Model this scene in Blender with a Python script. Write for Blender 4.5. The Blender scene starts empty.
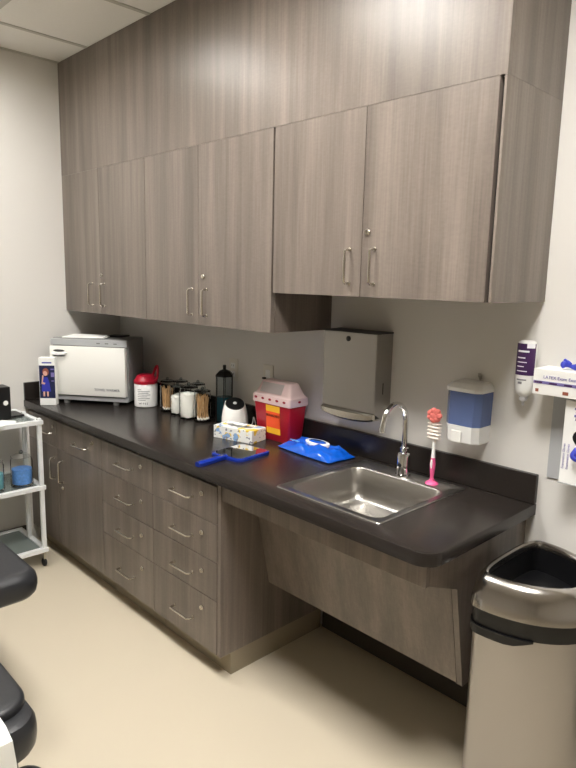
import bpy, bmesh, math, random
from mathutils import Vector, Matrix
random.seed(7)
scene = bpy.context.scene
COL = scene.collection
PI = math.pi

# ------------------------------------------------------------------ materials
def srgb(r, g, b):
    def f(c):
        c /= 255.0
        return c / 12.92 if c <= 0.04045 else ((c + 0.055) / 1.055) ** 2.4
    return (f(r), f(g), f(b), 1.0)

def mat(name, col, rough=0.5, metal=0.0, trans=0.0, ior=1.45, coat=0.0, bump=0.0, bscale=200.0, var=0.0, vscale=8.0, emit=None, estr=0.0, alpha=1.0, spec=None):
    m = bpy.data.materials.new(name); m.use_nodes = True
    nt = m.node_tree; b = nt.nodes['Principled BSDF']
    b.inputs['Base Color'].default_value = col
    b.inputs['Roughness'].default_value = rough
    b.inputs['Metallic'].default_value = metal
    b.inputs['Transmission Weight'].default_value = trans
    b.inputs['IOR'].default_value = ior
    b.inputs['Coat Weight'].default_value = coat
    b.inputs['Alpha'].default_value = alpha
    if spec is not None: b.inputs['Specular IOR Level'].default_value = spec
    if emit:
        b.inputs['Emission Color'].default_value = emit
        b.inputs['Emission Strength'].default_value = estr
    tc = nt.nodes.new('ShaderNodeTexCoord')
    if var > 0:
        n = nt.nodes.new('ShaderNodeTexNoise'); n.inputs['Scale'].default_value = vscale; n.inputs['Detail'].default_value = 4
        nt.links.new(tc.outputs['Object'], n.inputs['Vector'])
        mx = nt.nodes.new('ShaderNodeMix'); mx.data_type = 'RGBA'
        mx.inputs['A'].default_value = tuple(c * (1 - var) for c in col[:3]) + (1,)
        mx.inputs['B'].default_value = tuple(min(1, c * (1 + var)) for c in col[:3]) + (1,)
        nt.links.new(n.outputs['Fac'], mx.inputs['Factor']); nt.links.new(mx.outputs['Result'], b.inputs['Base Color'])
    if bump > 0:
        n2 = nt.nodes.new('ShaderNodeTexNoise'); n2.inputs['Scale'].default_value = bscale; n2.inputs['Detail'].default_value = 3
        nt.links.new(tc.outputs['Object'], n2.inputs['Vector'])
        bp = nt.nodes.new('ShaderNodeBump'); bp.inputs['Strength'].default_value = bump; bp.inputs['Distance'].default_value = 0.002
        nt.links.new(n2.outputs['Fac'], bp.inputs['Height']); nt.links.new(bp.outputs['Normal'], b.inputs['Normal'])
    return m

def laminate(name, dark, mid, light, rough=0.33):
    """grey-brown textured wood laminate, grain running vertically"""
    m = bpy.data.materials.new(name); m.use_nodes = True
    nt = m.node_tree; b = nt.nodes['Principled BSDF']
    b.inputs['Roughness'].default_value = rough
    g = nt.nodes.new('ShaderNodeNewGeometry'); oi = nt.nodes.new('ShaderNodeObjectInfo')
    add = nt.nodes.new('ShaderNodeVectorMath'); add.operation = 'MULTIPLY_ADD'
    nt.links.new(oi.outputs['Random'], add.inputs[0]); add.inputs[1].default_value = (3.1, 2.3, 5.7)
    nt.links.new(g.outputs['Position'], add.inputs[2])
    def noise(sx, sz, detail, rgh):
        mp = nt.nodes.new('ShaderNodeMapping'); mp.inputs['Scale'].default_value = (sx, sx, sz)
        nt.links.new(add.outputs['Vector'], mp.inputs['Vector'])
        n = nt.nodes.new('ShaderNodeTexNoise'); n.inputs['Scale'].default_value = 1.0
        n.inputs['Detail'].default_value = detail; n.inputs['Roughness'].default_value = rgh
        nt.links.new(mp.outputs['Vector'], n.inputs['Vector']); return n
    a = noise(14, 0.55, 3, 0.6); c = noise(150, 3.5, 4, 0.7); d = noise(60, 160, 2, 0.5)
    m1 = nt.nodes.new('ShaderNodeMath'); m1.operation = 'MULTIPLY_ADD'; m1.inputs[1].default_value = 0.62
    nt.links.new(a.outputs['Fac'], m1.inputs[0])
    m2 = nt.nodes.new('ShaderNodeMath'); m2.operation = 'MULTIPLY_ADD'; m2.inputs[1].default_value = 0.28
    nt.links.new(c.outputs['Fac'], m2.inputs[0])
    m3 = nt.nodes.new('ShaderNodeMath'); m3.operation = 'MULTIPLY'; m3.inputs[1].default_value = 0.10
    nt.links.new(d.outputs['Fac'], m3.inputs[0])
    nt.links.new(m3.outputs[0], m2.inputs[2]); nt.links.new(m2.outputs[0], m1.inputs[2])
    r = nt.nodes.new('ShaderNodeValToRGB')
    r.color_ramp.elements[0].position = 0.36; r.color_ramp.elements[0].color = dark
    r.color_ramp.elements[1].position = 0.66; r.color_ramp.elements[1].color = light
    e = r.color_ramp.elements.new(0.5); e.color = mid
    nt.links.new(m1.outputs[0], r.inputs['Fac']); nt.links.new(r.outputs['Color'], b.inputs['Base Color'])
    bp = nt.nodes.new('ShaderNodeBump'); bp.inputs['Strength'].default_value = 0.12; bp.inputs['Distance'].default_value = 0.001
    nt.links.new(c.outputs['Fac'], bp.inputs['Height']); nt.links.new(bp.outputs['Normal'], b.inputs['Normal'])
    return m

def brushed(name, col, rough, axis, aniso=0.5):
    m = bpy.data.materials.new(name); m.use_nodes = True
    nt = m.node_tree; b = nt.nodes['Principled BSDF']
    b.inputs['Base Color'].default_value = col; b.inputs['Metallic'].default_value = 1.0
    b.inputs['Roughness'].default_value = rough
    tc = nt.nodes.new('ShaderNodeTexCoord'); mp = nt.nodes.new('ShaderNodeMapping')
    mp.inputs['Scale'].default_value = {'z': (400, 400, 4), 'x': (4, 400, 400), 'xy': (8, 8, 500)}[axis]
    nt.links.new(tc.outputs['Object'], mp.inputs['Vector'])
    n = nt.nodes.new('ShaderNodeTexNoise'); n.inputs['Scale'].default_value = 1; n.inputs['Detail'].default_value = 2
    nt.links.new(mp.outputs['Vector'], n.inputs['Vector'])
    mr = nt.nodes.new('ShaderNodeMapRange'); mr.inputs['To Min'].default_value = rough * 0.8; mr.inputs['To Max'].default_value = rough * 1.25
    nt.links.new(n.outputs['Fac'], mr.inputs['Value']); nt.links.new(mr.outputs['Result'], b.inputs['Roughness'])
    bp = nt.nodes.new('ShaderNodeBump'); bp.inputs['Strength'].default_value = 0.05; bp.inputs['Distance'].default_value = 0.0005
    nt.links.new(n.outputs['Fac'], bp.inputs['Height']); nt.links.new(bp.outputs['Normal'], b.inputs['Normal'])
    return m

M = {}
LAM = (srgb(98, 89, 82), srgb(115, 105, 97), srgb(135, 124, 115))
M['lam'] = laminate('wood_laminate', *LAM)
M['lam_low'] = M['lam']
M['lam_edge'] = mat('laminate_edge', srgb(122, 112, 103), 0.5, var=0.1, vscale=40)
M['gap_dark'] = mat('gap_shade_dark', srgb(38, 33, 29), 0.8)  # near-black that stands in for the shade in the door gaps
M['counter'] = mat('counter_laminate', srgb(42, 37, 34), 0.27, var=0.25, vscale=260, bump=0.06, bscale=400)
M['kick'] = mat('kick_vinyl', srgb(150, 139, 119), 0.6)
M['wall'] = mat('wall_paint', srgb(222, 219, 214), 0.7, bump=0.12, bscale=350)
M['floor'] = mat('sheet_vinyl_floor', srgb(204, 193, 172), 0.45, var=0.03, vscale=300, bump=0.05, bscale=60)
M['basebd'] = mat('rubber_baseboard', srgb(70, 63, 56), 0.6)
M['steel'] = brushed('brushed_steel', srgb(176, 172, 166), 0.30, 'z')
M['steel_can'] = mat('brushed_steel_can', srgb(170, 167, 165), 0.30, 1.0)
M['steel_disp'] = brushed('brushed_steel_dispenser', srgb(168, 165, 160), 0.33, 'x')
M['sink'] = mat('satin_steel_sink', srgb(176, 173, 168), 0.32, 1.0)
M['nickel'] = mat('satin_nickel', srgb(205, 200, 190), 0.25, 1.0)
M['chrome'] = mat('chrome', srgb(225, 225, 225), 0.07, 1.0)
M['steel_rim'] = mat('polished_steel_rim', srgb(186, 182, 178), 0.20, 1.0)
M['bin_black'] = mat('black_plastic', srgb(18, 18, 20), 0.35)
M['rubber'] = mat('black_rubber', srgb(24, 24, 25), 0.6)
M['leather'] = mat('black_vinyl_upholstery', srgb(42, 43, 46), 0.35, bump=0.35, bscale=260)
M['white_pl'] = mat('white_plastic', srgb(238, 238, 236), 0.3)
M['white_gloss'] = mat('white_door_enamel', srgb(244, 243, 238), 0.22)
M['grey_body'] = mat('grey_enamel_body', srgb(140, 141, 140), 0.4, 0.3)
M['light_grey'] = mat('light_grey_enamel', srgb(178, 180, 182), 0.4)
M['grey_pl'] = mat('grey_plastic', srgb(120, 120, 118), 0.45)
M['dark_pl'] = mat('dark_grey_plastic', srgb(52, 52, 54), 0.45)
M['white_metal'] = mat('white_powder_coated_steel', srgb(232, 234, 234), 0.4)
M['paper'] = mat('white_paper', srgb(245, 245, 242), 0.8)
M['cotton'] = mat('cotton', srgb(244, 242, 236), 0.95, bump=0.8, bscale=90)
M['wood'] = mat('pale_wood_sticks', srgb(198, 158, 112), 0.7, var=0.2, vscale=60)
def thin_glass(name, tint, refl=0.25):
    m = bpy.data.materials.new(name); m.use_nodes = True; nt = m.node_tree
    nt.nodes.remove(nt.nodes['Principled BSDF'])
    tr = nt.nodes.new('ShaderNodeBsdfTransparent'); tr.inputs['Color'].default_value = tint
    gl = nt.nodes.new('ShaderNodeBsdfGlossy'); gl.inputs['Roughness'].default_value = 0.03
    lw = nt.nodes.new('ShaderNodeLayerWeight'); lw.inputs['Blend'].default_value = refl
    mx = nt.nodes.new('ShaderNodeMixShader')
    nt.links.new(lw.outputs['Fresnel'], mx.inputs['Fac']); nt.links.new(tr.outputs[0], mx.inputs[1]); nt.links.new(gl.outputs[0], mx.inputs[2])
    nt.links.new(mx.outputs[0], nt.nodes['Material Output'].inputs['Surface'])
    return m
M['glass'] = thin_glass('clear_glass', (0.98, 0.985, 0.98, 1), 0.05)
M['glass_shelf'] = mat('green_tinted_glass', srgb(150, 162, 158), 0.18, alpha=0.6)
M['glass_smoke'] = thin_glass('smoky_glass', (0.74, 0.78, 0.80, 1), 0.2)
M['red'] = mat('red_plastic', srgb(176, 24, 44), 0.3)
M['red_lid'] = mat('dark_red_plastic', srgb(168, 20, 44), 0.35)
M['frost'] = mat('frosted_pink_plastic', srgb(250, 222, 220), 0.35, trans=0.1)
M['frost_clear'] = mat('frosted_clear_plastic', srgb(214, 202, 200), 0.3, trans=0.35)
M['yellow'] = mat('yellow_label', srgb(250, 190, 40), 0.5)
M['orange'] = mat('orange_label', srgb(240, 82, 30), 0.5)
M['ink'] = mat('black_ink', srgb(28, 26, 30), 0.6)
M['ink_grey'] = mat('grey_ink', srgb(130, 130, 135), 0.6)
M['ink_white'] = mat('white_ink', srgb(240, 240, 245), 0.5)
M['ink_violet'] = mat('violet_ink', srgb(128, 118, 176), 0.6)
M['purple'] = mat('dark_purple_label', srgb(66, 34, 84), 0.45)
M['navy'] = mat('navy_print', srgb(26, 34, 74), 0.5)
M['dress'] = mat('blue_print', srgb(52, 58, 170), 0.5)
M['skin'] = mat('skin_tone_print', srgb(220, 170, 150), 0.5)
M['hairp'] = mat('auburn_print', srgb(150, 84, 66), 0.5)
M['blue'] = mat('blue_plastic', srgb(20, 46, 140), 0.25, coat=0.4)
M['blue_film'] = mat('blue_plastic_film', srgb(10, 88, 200), 0.2, coat=0.5, var=0.3, vscale=30)
M['cyan'] = mat('light_blue_print', srgb(120, 190, 240), 0.4)
M['mirror'] = mat('mirror_glass', (0.93, 0.94, 0.95, 1), 0.02, 1.0)
M['soap_blue'] = mat('translucent_blue_plastic', srgb(112, 132, 184), 0.12, alpha=0.72)
M['soap_liq'] = mat('blue_soap', srgb(66, 84, 140), 0.3)
M['glove'] = mat('blue_nitrile', srgb(62, 72, 190), 0.5)
M['pink'] = mat('pink_plastic', srgb(238, 96, 150), 0.35)
M['coral'] = mat('coral_sponge', srgb(238, 128, 120), 0.8, bump=0.8, bscale=120)
M['bristle'] = mat('white_bristles', srgb(236, 226, 216), 0.8)
M['teal_liq'] = mat('teal_liquid', srgb(70, 140, 160), 0.2, trans=0.4)
M['blue_liq'] = mat('blue_beads', srgb(96, 146, 216), 0.35, var=0.4, vscale=90)
M['teal_bead'] = mat('teal_beads', srgb(110, 168, 178), 0.4, var=0.4, vscale=90)
M['tan'] = mat('tan_plastic', srgb(196, 188, 172), 0.4)
M['plate'] = mat('ivory_cover_plate', srgb(226, 222, 212), 0.4)
M['clear_btl'] = mat('cloudy_plastic', srgb(225, 225, 228), 0.3, trans=0.3)
for k_, e_ in enumerate((25.0, 10.5, 20.0)):
    M['emit%d' % k_] = mat('lamp_diffuser', (1, 1, 1, 1), 0.5, emit=(1.0, 0.978, 0.945, 1), estr=e_)

def ceiling_material():
    m = mat('acoustic_tile', srgb(240, 238, 232), 0.9, bump=0.5, bscale=220, var=0.03, vscale=120)
    return m
M['ceil'] = ceiling_material()
M['grid'] = mat('ceiling_grid_white', srgb(196, 193, 184), 0.5)

def tissue_material():
    m = bpy.data.materials.new('floral_carton'); m.use_nodes = True
    nt = m.node_tree; b = nt.nodes['Principled BSDF']; b.inputs['Roughness'].default_value = 0.45
    tc = nt.nodes.new('ShaderNodeTexCoord')
    prev = None
    base = srgb(236, 236, 232)
    for sc, thr, colr, off in ((24, 0.60, srgb(238, 202, 60), 0), (21, 0.60, srgb(140, 178, 220), 5), (60, 0.64, srgb(140, 140, 150), 9)):
        mp = nt.nodes.new('ShaderNodeMapping'); mp.inputs['Location'].default_value = (off, off, off)
        n = nt.nodes.new('ShaderNodeTexNoise'); n.inputs['Scale'].default_value = sc; n.inputs['Detail'].default_value = 1.5
        nt.links.new(tc.outputs['Object'], mp.inputs['Vector']); nt.links.new(mp.outputs['Vector'], n.inputs['Vector'])
        r = nt.nodes.new('ShaderNodeMapRange'); r.inputs['From Min'].default_value = thr - 0.03; r.inputs['From Max'].default_value = thr
        nt.links.new(n.outputs['Fac'], r.inputs['Value'])
        mx = nt.nodes.new('ShaderNodeMix'); mx.data_type = 'RGBA'
        nt.links.new(r.outputs['Result'], mx.inputs['Factor'])
        if prev: nt.links.new(prev, mx.inputs['A'])
        else: mx.inputs['A'].default_value = base
        mx.inputs['B'].default_value = colr; prev = mx.outputs['Result']
    nt.links.new(prev, b.inputs['Base Color'])
    return m
M['floral'] = tissue_material()

# ------------------------------------------------------------------ mesh builder
class MB:
    def __init__(s): s.bm = bmesh.new()
    def merge(s, t, mtx=None):
        if mtx is not None: bmesh.ops.transform(t, matrix=mtx, verts=t.verts)
        me = bpy.data.meshes.new('tmp'); t.to_mesh(me); t.free(); s.bm.from_mesh(me); bpy.data.meshes.remove(me); return s
    def box(s, x0, x1, y0, y1, z0, z1, bev=0.0, seg=2, mtx=None):
        t = bmesh.new(); bmesh.ops.create_cube(t, size=1)
        bmesh.ops.scale(t, vec=(x1 - x0, y1 - y0, z1 - z0), verts=t.verts)
        bmesh.ops.translate(t, vec=((x0 + x1) / 2, (y0 + y1) / 2, (z0 + z1) / 2), verts=t.verts)
        if bev > 0: bmesh.ops.bevel(t, geom=t.edges[:], offset=bev, segments=seg, profile=0.5, affect='EDGES')
        return s.merge(t, mtx)
    def plate(s, outer, holes, z0, z1, mtx=None, bev=0.0):
        t = bmesh.new()
        loops = []
        for lp in [outer] + list(holes):
            vs = [t.verts.new((p[0], p[1], z1)) for p in lp]
            for i in range(len(vs)): t.edges.new((vs[i], vs[(i + 1) % len(vs)]))
        bmesh.ops.triangle_fill(t, use_beauty=True, use_dissolve=False, edges=t.edges[:])
        bmesh.ops.recalc_face_normals(t, faces=t.faces)
        for f in t.faces:
            if f.normal.z < 0: f.normal_flip()
        r = bmesh.ops.extrude_face_region(t, geom=t.faces[:])
        vs = [v for v in r['geom'] if isinstance(v, bmesh.types.BMVert)]
        bmesh.ops.translate(t, vec=(0, 0, z0 - z1), verts=vs)
        bmesh.ops.recalc_face_normals(t, faces=t.faces)
        if bev > 0:
            n = len(outer)
            es = [e for e in t.edges if len(e.link_faces) == 2 and e.link_faces[0].normal.angle(e.link_faces[1].normal) > 1.2 and min(v.co.z for v in e.verts) > z1 - 1e-5]
            bmesh.ops.bevel(t, geom=es, offset=bev, segments=2, profile=0.5, affect='EDGES')
        return s.merge(t, mtx)
    def prism(s, poly, axis, lo, hi, mtx=None):
        """poly in the two other axes, extruded along axis"""
        t = bmesh.new()
        def P(a, b, c): return {'x': (c, a, b), 'y': (a, c, b), 'z': (a, b, c)}[axis]
        A = [t.verts.new(P(a, b, lo)) for a, b in poly]; B = [t.verts.new(P(a, b, hi)) for a, b in poly]
        t.faces.new(A); t.faces.new(B[::-1])
        n = len(poly)
        for i in range(n): t.faces.new((A[i], B[i], B[(i + 1) % n], A[(i + 1) % n]))
        bmesh.ops.recalc_face_normals(t, faces=t.faces)
        return s.merge(t, mtx)
    def loft(s, rings, cap0=True, cap1=True, mtx=None, closed=True):
        t = bmesh.new(); R = [[t.verts.new(p) for p in r] for r in rings]; n = len(R[0])
        for a, b in zip(R, R[1:]):
            for i in range(n if closed else n - 1):
                t.faces.new((a[i], a[(i + 1) % n], b[(i + 1) % n], b[i]))
        if cap0: t.faces.new(R[0][::-1])
        if cap1: t.faces.new(R[-1])
        bmesh.ops.recalc_face_normals(t, faces=t.faces)
        return s.merge(t, mtx)
    def lathe(s, prof, c=(0, 0, 0), n=32, axis='z', cap0=True, cap1=True, mtx=None):
        rings = []
        for r, h in prof:
            ring = []
            for i in range(n):
                a = 2 * PI * i / n; u, v = r * math.cos(a), r * math.sin(a)
                p = {'z': (u, v, h), 'x': (h, u, v), 'y': (u, h, v)}[axis]
                ring.append((p[0] + c[0], p[1] + c[1], p[2] + c[2]))
            rings.append(ring)
        return s.loft(rings, cap0, cap1, mtx)
    def tube(s, pts, r, n=10, mtx=None, cap=True):
        pts = [Vector(p) for p in pts]; rs = r if isinstance(r, (list, tuple)) else [r] * len(pts)
        rings = []; prev = None
        for i, p in enumerate(pts):
            d = (pts[min(i + 1, len(pts) - 1)] - pts[max(i - 1, 0)]).normalized()
            if prev is None:
                u = d.orthogonal().normalized()
            else:
                u = (prev - d * prev.dot(d)).normalized()
            prev = u; v = d.cross(u)
            rings.append([tuple(p + (u * math.cos(2 * PI * k / n) + v * math.sin(2 * PI * k / n)) * rs[i]) for k in range(n)])
        return s.loft(rings, cap, cap, mtx)
    def ball(s, c, r, n=16, sc=(1, 1, 1), mtx=None):
        t = bmesh.new(); bmesh.ops.create_uvsphere(t, u_segments=n, v_segments=max(6, n // 2), radius=r)
        bmesh.ops.scale(t, vec=sc, verts=t.verts); bmesh.ops.translate(t, vec=c, verts=t.verts)
        return s.merge(t, mtx)
    def build(s, name, material, parent=None, smooth=None, loc=None):
        me = bpy.data.meshes.new(name); s.bm.normal_update()
        if smooth:
            for f in s.bm.faces: f.smooth = True
            for e in s.bm.edges:
                if len(e.link_faces) == 2 and e.link_faces[0].normal.angle(e.link_faces[1].normal, 0) > smooth: e.smooth = False
        s.bm.to_mesh(me); s.bm.free()
        me.materials.append(material)
        o = bpy.data.objects.new(name, me); COL.objects.link(o)
        if parent is not None: o.parent = parent
        if loc is not None: o.location = loc
        return o
SM = math.radians(38)

def rrect(x0, x1, y0, y1, r, n=6):
    pts = []
    for cx, cy, a0 in ((x1 - r, y1 - r, 0), (x0 + r, y1 - r, 90), (x0 + r, y0 + r, 180), (x1 - r, y0 + r, 270)):
        for i in range(n + 1):
            a = math.radians(a0 + 90 * i / n); pts.append((cx + r * math.cos(a), cy + r * math.sin(a)))
    return pts
def smooth_path(ctrl, n=8):
    out = []; P = [Vector(p) for p in ctrl]; P = [P[0] * 2 - P[1]] + P + [P[-1] * 2 - P[-2]]
    for i in range(1, len(P) - 2):
        for k in range(n):
            t = k / n; a, b, c, d = P[i - 1:i + 3]
            out.append(0.5 * ((2 * b) + (c - a) * t + (2 * a - 5 * b + 4 * c - d) * t * t + (3 * b - a - 3 * c + d) * t ** 3))
    out.append(P[-2]); return out

def thing(name, label, cat, loc=(0, 0, 0), rz=0.0, group=None):
    o = bpy.data.objects.new(name, None); COL.objects.link(o)
    o.empty_display_size = 0.05
    o.location = loc; o.rotation_euler = (0, 0, rz); o['label'] = label; o['category'] = cat
    if group: o['group'] = group
    return o
def tag(o, label, cat, group=None):
    o['label'] = label; o['category'] = cat
    if group: o['group'] = group
    return o
def struct(o): o['kind'] = 'structure'; return o

def lettering(text, size, mtx, material, parent, name='lettering', depth=0.0006, bold=0.0, spacing=1.0):
    """flat text mesh; local x right, y up, placed by mtx"""
    cu = bpy.data.curves.new('t', 'FONT'); cu.body = text; cu.size = size; cu.align_x = 'CENTER'; cu.align_y = 'CENTER'
    cu.extrude = depth / 2; cu.offset = bold; cu.space_character = spacing; cu.resolution_u = 2
    to = bpy.data.objects.new('t', cu); COL.objects.link(to)
    dg = bpy.context.evaluated_depsgraph_get(); dg.update()
    me = bpy.data.meshes.new_from_object(to.evaluated_get(dg)); me.transform(mtx)
    bpy.data.objects.remove(to); bpy.data.curves.remove(cu)
    me.name = name; me.materials.clear(); me.materials.append(material)
    o = bpy.data.objects.new(name, me); COL.objects.link(o); o.parent = parent
    return o
def face_front(x, y, z, rot=0.0):
    """text facing -y"""
    return Matrix.Translation((x, y, z)) @ Matrix.Rotation(PI / 2, 4, 'X') @ Matrix.Rotation(rot, 4, 'Z')

# ------------------------------------------------------------------ dimensions
H = 2.762; DU = 0.354; DF = 0.611; DC = 0.632; ZC = 0.864; TH = 0.040
XR, YF = 6.4, -5.6
# ------------------------------------------------------------------ room shell
struct(MB().box(-0.1, XR + 0.1, YF - 0.1, 0.1, -0.1, 0).build('floor', M['floor']))
struct(MB().box(-0.1, XR + 0.1, 0, 0.1, 0, H + 0.1).build('wall_back', M['wall']))
struct(MB().box(-0.1, 0, YF, 0, 0, H + 0.1).build('wall_left', M['wall']))
struct(MB().box(XR, XR + 0.1, YF, 0, 0, H + 0.1).build('wall_right', M['wall']))
struct(MB().box(0, XR, YF - 0.1, YF, 0, H + 0.1).build('wall_front', M['wall']))
TX = [0.357 + 0.6096 * i for i in range(10)]
TY = [-0.25 - 0.6096 * i for i in range(9)]
# ceiling with two lamp openings
A0, A1, AY0, AY1 = TX[4], TX[5], TY[2], TY[1]     # lamp above the sink end
B0, B1, BY0, BY1 = TX[0], TX[1], TY[2], TY[1]     # lamp behind and to the left
def rc(a, b, c, d): return [(a, c), (b, c), (b, d), (a, d)]
LAMPS = [(A0, A1, AY0, AY1), (B0, B1, BY0, BY1), (TX[2], TX[3], TY[2], TY[1])]
struct(MB().plate(rc(0, XR, YF, 0), [rc(a + .02, b - .02, c + .02, d - .02) for a, b, c, d in LAMPS], H, H + 0.1).build('ceiling', M['ceil']))
g = MB()
def gridbar(x0, x1, y0, y1): g.box(x0, x1, y0, y1, H - 0.004, H + 0.002)
for x in TX:
    gridbar(x - .012, x + .012, YF, -DU - 0.001)
for y in TY:
    gridbar(0, XR, y - .012, y + .012)
gridbar(0, 0.022, YF, -DU - 0.001)
# cut nothing: bars stop only where lamps sit (lamp frames overlap the grid)
struct(g.build('trim_1', M['grid']))
for i, (a, b, c, d) in enumerate(LAMPS):
    lab = ['recessed fluorescent ceiling lamp above the sink end of the room', 'recessed fluorescent ceiling lamp nearest the left wall',
           'recessed fluorescent ceiling lamp in front of the middle wall cabinets'][i]
    t = thing('ceiling_light', lab, 'ceiling light', ((a + b) / 2, (c + d) / 2, H), 0, 'recessed ceiling lamps')
    hx, hy = (b - a) / 2, (d - c) / 2
    MB().plate(rc(-hx, hx, -hy, hy), [rc(-hx + .03, hx - .03, -hy + .03, hy - .03)], -0.012, -0.006).build('frame', M['grid'], t)
    MB().plate(rc(-hx + .021, hx - .021, -hy + .021, hy - .021), [rc(-hx + .03, hx - .03, -hy + .03, hy - .03)], -0.0055, 0.094).build('housing', M['grid'], t)
    MB().box(-hx + .031, hx - .031, -hy + .031, hy - .031, 0.086, 0.09).build('diffuser', M['emit%d' % i], t)
struct(MB().box(0, 0.012, YF, -DC - 0.012, 0, 0.10).build('baseboard_left', M['basebd']))
struct(MB().box(1.835, XR, -0.012, 0, 0, 0.10).build('baseboard_back', M['basebd']))
struct(MB().box(XR - 0.012, XR, YF, -0.012, 0, 0.10).build('baseboard_right', M['basebd']))

# ------------------------------------------------------------------ cabinet hardware
def pull(name, parent, x, z, y, length, vertical):
    """D-shaped bar pull standing 28 mm off the face, bowed corners"""
    h = length / 2
    prof = [(-h, 0), (-h, -0.020), (-h + 0.006, -0.028), (h - 0.006, -0.028), (h, -0.020), (h, 0)]
    pts = [(0, p, q) if vertical else (q, p, 0) for q, p in prof]
    m = MB().tube(pts, 0.0048, 8)
    for q in (-h, h):
        m.lathe([(0.007, 0), (0.007, -0.003)], (0, 0, q) if vertical else (q, 0, 0), 10, 'y')
    return m.build(name, M['nickel'], parent, SM, (x, y, z))
def lock(parent, x, z, y):
    m = MB().lathe([(0.0105, 0), (0.0105, -0.004), (0.0085, -0.006), (0.0085, -0.008)], (0, 0, 0), 16, 'y')
    m.box(-0.001, 0.001, -0.0095, -0.0078, -0.005, 0.005)
    return m.build('lock', M['nickel'], parent, SM, (x, y, z))

def door(unit, ox, x0, x1, z0, z1, yface, m, hx, hz, hl, lk=None, name='door'):
    d = MB().box(x0 - ox, x1 - ox, yface, yface + 0.018, z0, z1, 0.0012, 1).build(name, m, unit)
    return d

def upper_unit(x0, x1, split, zb, zt, label, handles, locks, right_panel=None):
    u = thing('wall_cabinet', label, 'cabinet', (x0, 0, 0), 0, 'wall cabinets above the counter')
    w = x1 - x0
    b = MB().box(0.0005, w - 0.0005, -DU + 0.0205, -0.0005, zb, zt)
    b.build('body', M['lam'], u)
    MB().box(0.001, w - 0.009, -DU + 0.0193, -DU + 0.0203, zb + 0.001, zt - 0.001).build('gap_shade', M['gap_dark'], u)  # thin dark sheet added behind the doors, so their gaps look shaded
    xe = w - (0.021 if right_panel else 0.002)
    xs = 0.008 if right_panel else 0.002
    sp = split - x0
    for (a, c, (hx, hz, hl), lk) in ((xs, sp - 0.0016, handles[0], None), (sp + 0.0016, xe, handles[1], locks)):
        d = MB().box(a, c, -DU, -DU + 0.019, zb, zt - 0.0004, 0.0006, 1).build('door', M['lam'], u)
        pull('handle', d, hx - x0, hz, -DU, hl, True)
        if lk: lock(d, lk[0] - x0, lk[1], -DU)
    if right_panel:
        MB().box(w - 0.008, w, -DU, -DU + 0.0205, zb, zt, 0.0008, 1).build('end_panel_edge', M['lam_edge'], u)
    return u
upper_unit(0.0, 0.902, 0.438, 1.380, 2.148, 'wood-grain two-door wall cabinet in the left corner, above the white towel warmer',
           ((0.345, 1.484, 0.118), (0.482, 1.484, 0.118)), (0.455, 1.590))
upper_unit(0.902, 1.818, 1.338, 1.380, 2.148, 'middle wood-grain two-door wall cabinet, above the glass jars and sharps bin',
           ((1.295, 1.481, 0.115), (1.402, 1.481, 0.115)), (1.378, 1.594))
upper_unit(1.818, 2.742, 2.262, 1.537, 2.148, 'shorter wood-grain two-door wall cabinet at right, above the towel dispenser and sink',
           ((2.212, 1.638, 0.114), (2.319, 1.638, 0.114)), (2.286, 1.750), right_panel=True)
so = thing('cabinet_soffit', 'tall wood-grain boxed panel filling the space between wall cabinets and ceiling', 'cabinet panel', (0, 0, 2.1482))
MB().box(0.001, 2.742, -DU, -DU + 0.019, 0, H - 2.1482 - 0.001, 0.0006, 1).build('front_panel', M['lam'], so)
MB().box(2.723, 2.742, -DU + 0.0195, -0.001, 0, H - 2.1482 - 0.001, 0.0006, 1).build('end_panel', M['lam'], so)

# ------------------------------------------------------------------ base cabinets
ZT = 0.822; ZB = 0.0975
def base_body(u, w):
    MB().box(0.004, w - 0.0005, -DF + 0.0205, -0.001, ZB, ZT).build('body', M['lam_low'], u)
    MB().box(0.004, w, -0.552, -0.02, 0.0, ZB - 0.0005).build('toe_kick', M['kick'], u)
ROWS = (0.8045, 0.6505, 0.4925, 0.331, 0.0985)
def drawer(u, x0, x1, z0, z1, hx, hz, lx, lz):
    d = MB().box(x0 + 0.0016, x1 - 0.0016, -DF, -DF + 0.019, z0 + 0.0016, z1 - 0.0016, 0.001, 1).build('drawer', M['lam_low'], u)
    pull('handle', d, hx + 0.026, hz, -DF, 0.132, False)
    lock(d, lx, lz, -DF)
def drawer_unit(x0, x1, hx, lx, label):
    u = thing('drawer_cabinet', label, 'cabinet', (x0, 0, 0), 0, 'base cabinets under the counter')
    w = x1 - x0; base_body(u, w)
    for i in range(4):
        hz = (0.724, 0.560, 0.399, 0.199)[i]; lz = (0.754, 0.592, 0.431, 0.270)[i]
        drawer(u, 0, w, ROWS[i + 1], ROWS[i], hx - x0, hz, lx - x0, lz)
    return u
u = thing('base_cabinet', 'dark wood-grain base cabinet in the left corner with two drawers over two doors', 'cabinet', (0, 0, 0), 0, 'base cabinets under the counter')
base_body(u, 0.893)
drawer(u, 0.004, 0.388, ROWS[1], ROWS[0], 0.235, 0.724, 0.344, 0.764)
drawer(u, 0.388, 0.893, ROWS[1], ROWS[0], 0.655, 0.724, 0.804, 0.766)
for a, b_, hx in ((0.004, 0.388, 0.330), (0.388, 0.893, 0.437)):
    d = MB().box(a + 0.0016, b_ - 0.0016, -DF, -DF + 0.019, 0.0985, ROWS[1] - 0.0016, 0.001, 1).build('door', M['lam_low'], u)
    pull('handle', d, hx + 0.020, 0.532, -DF, 0.118, True)
    if a > 0.1: lock(d, 0.450, 0.440, -DF)
drawer_unit(0.893, 1.3545, 1.098, 1.262, 'dark wood-grain four-drawer base cabinet between the corner cabinet and the last drawers')
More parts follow.
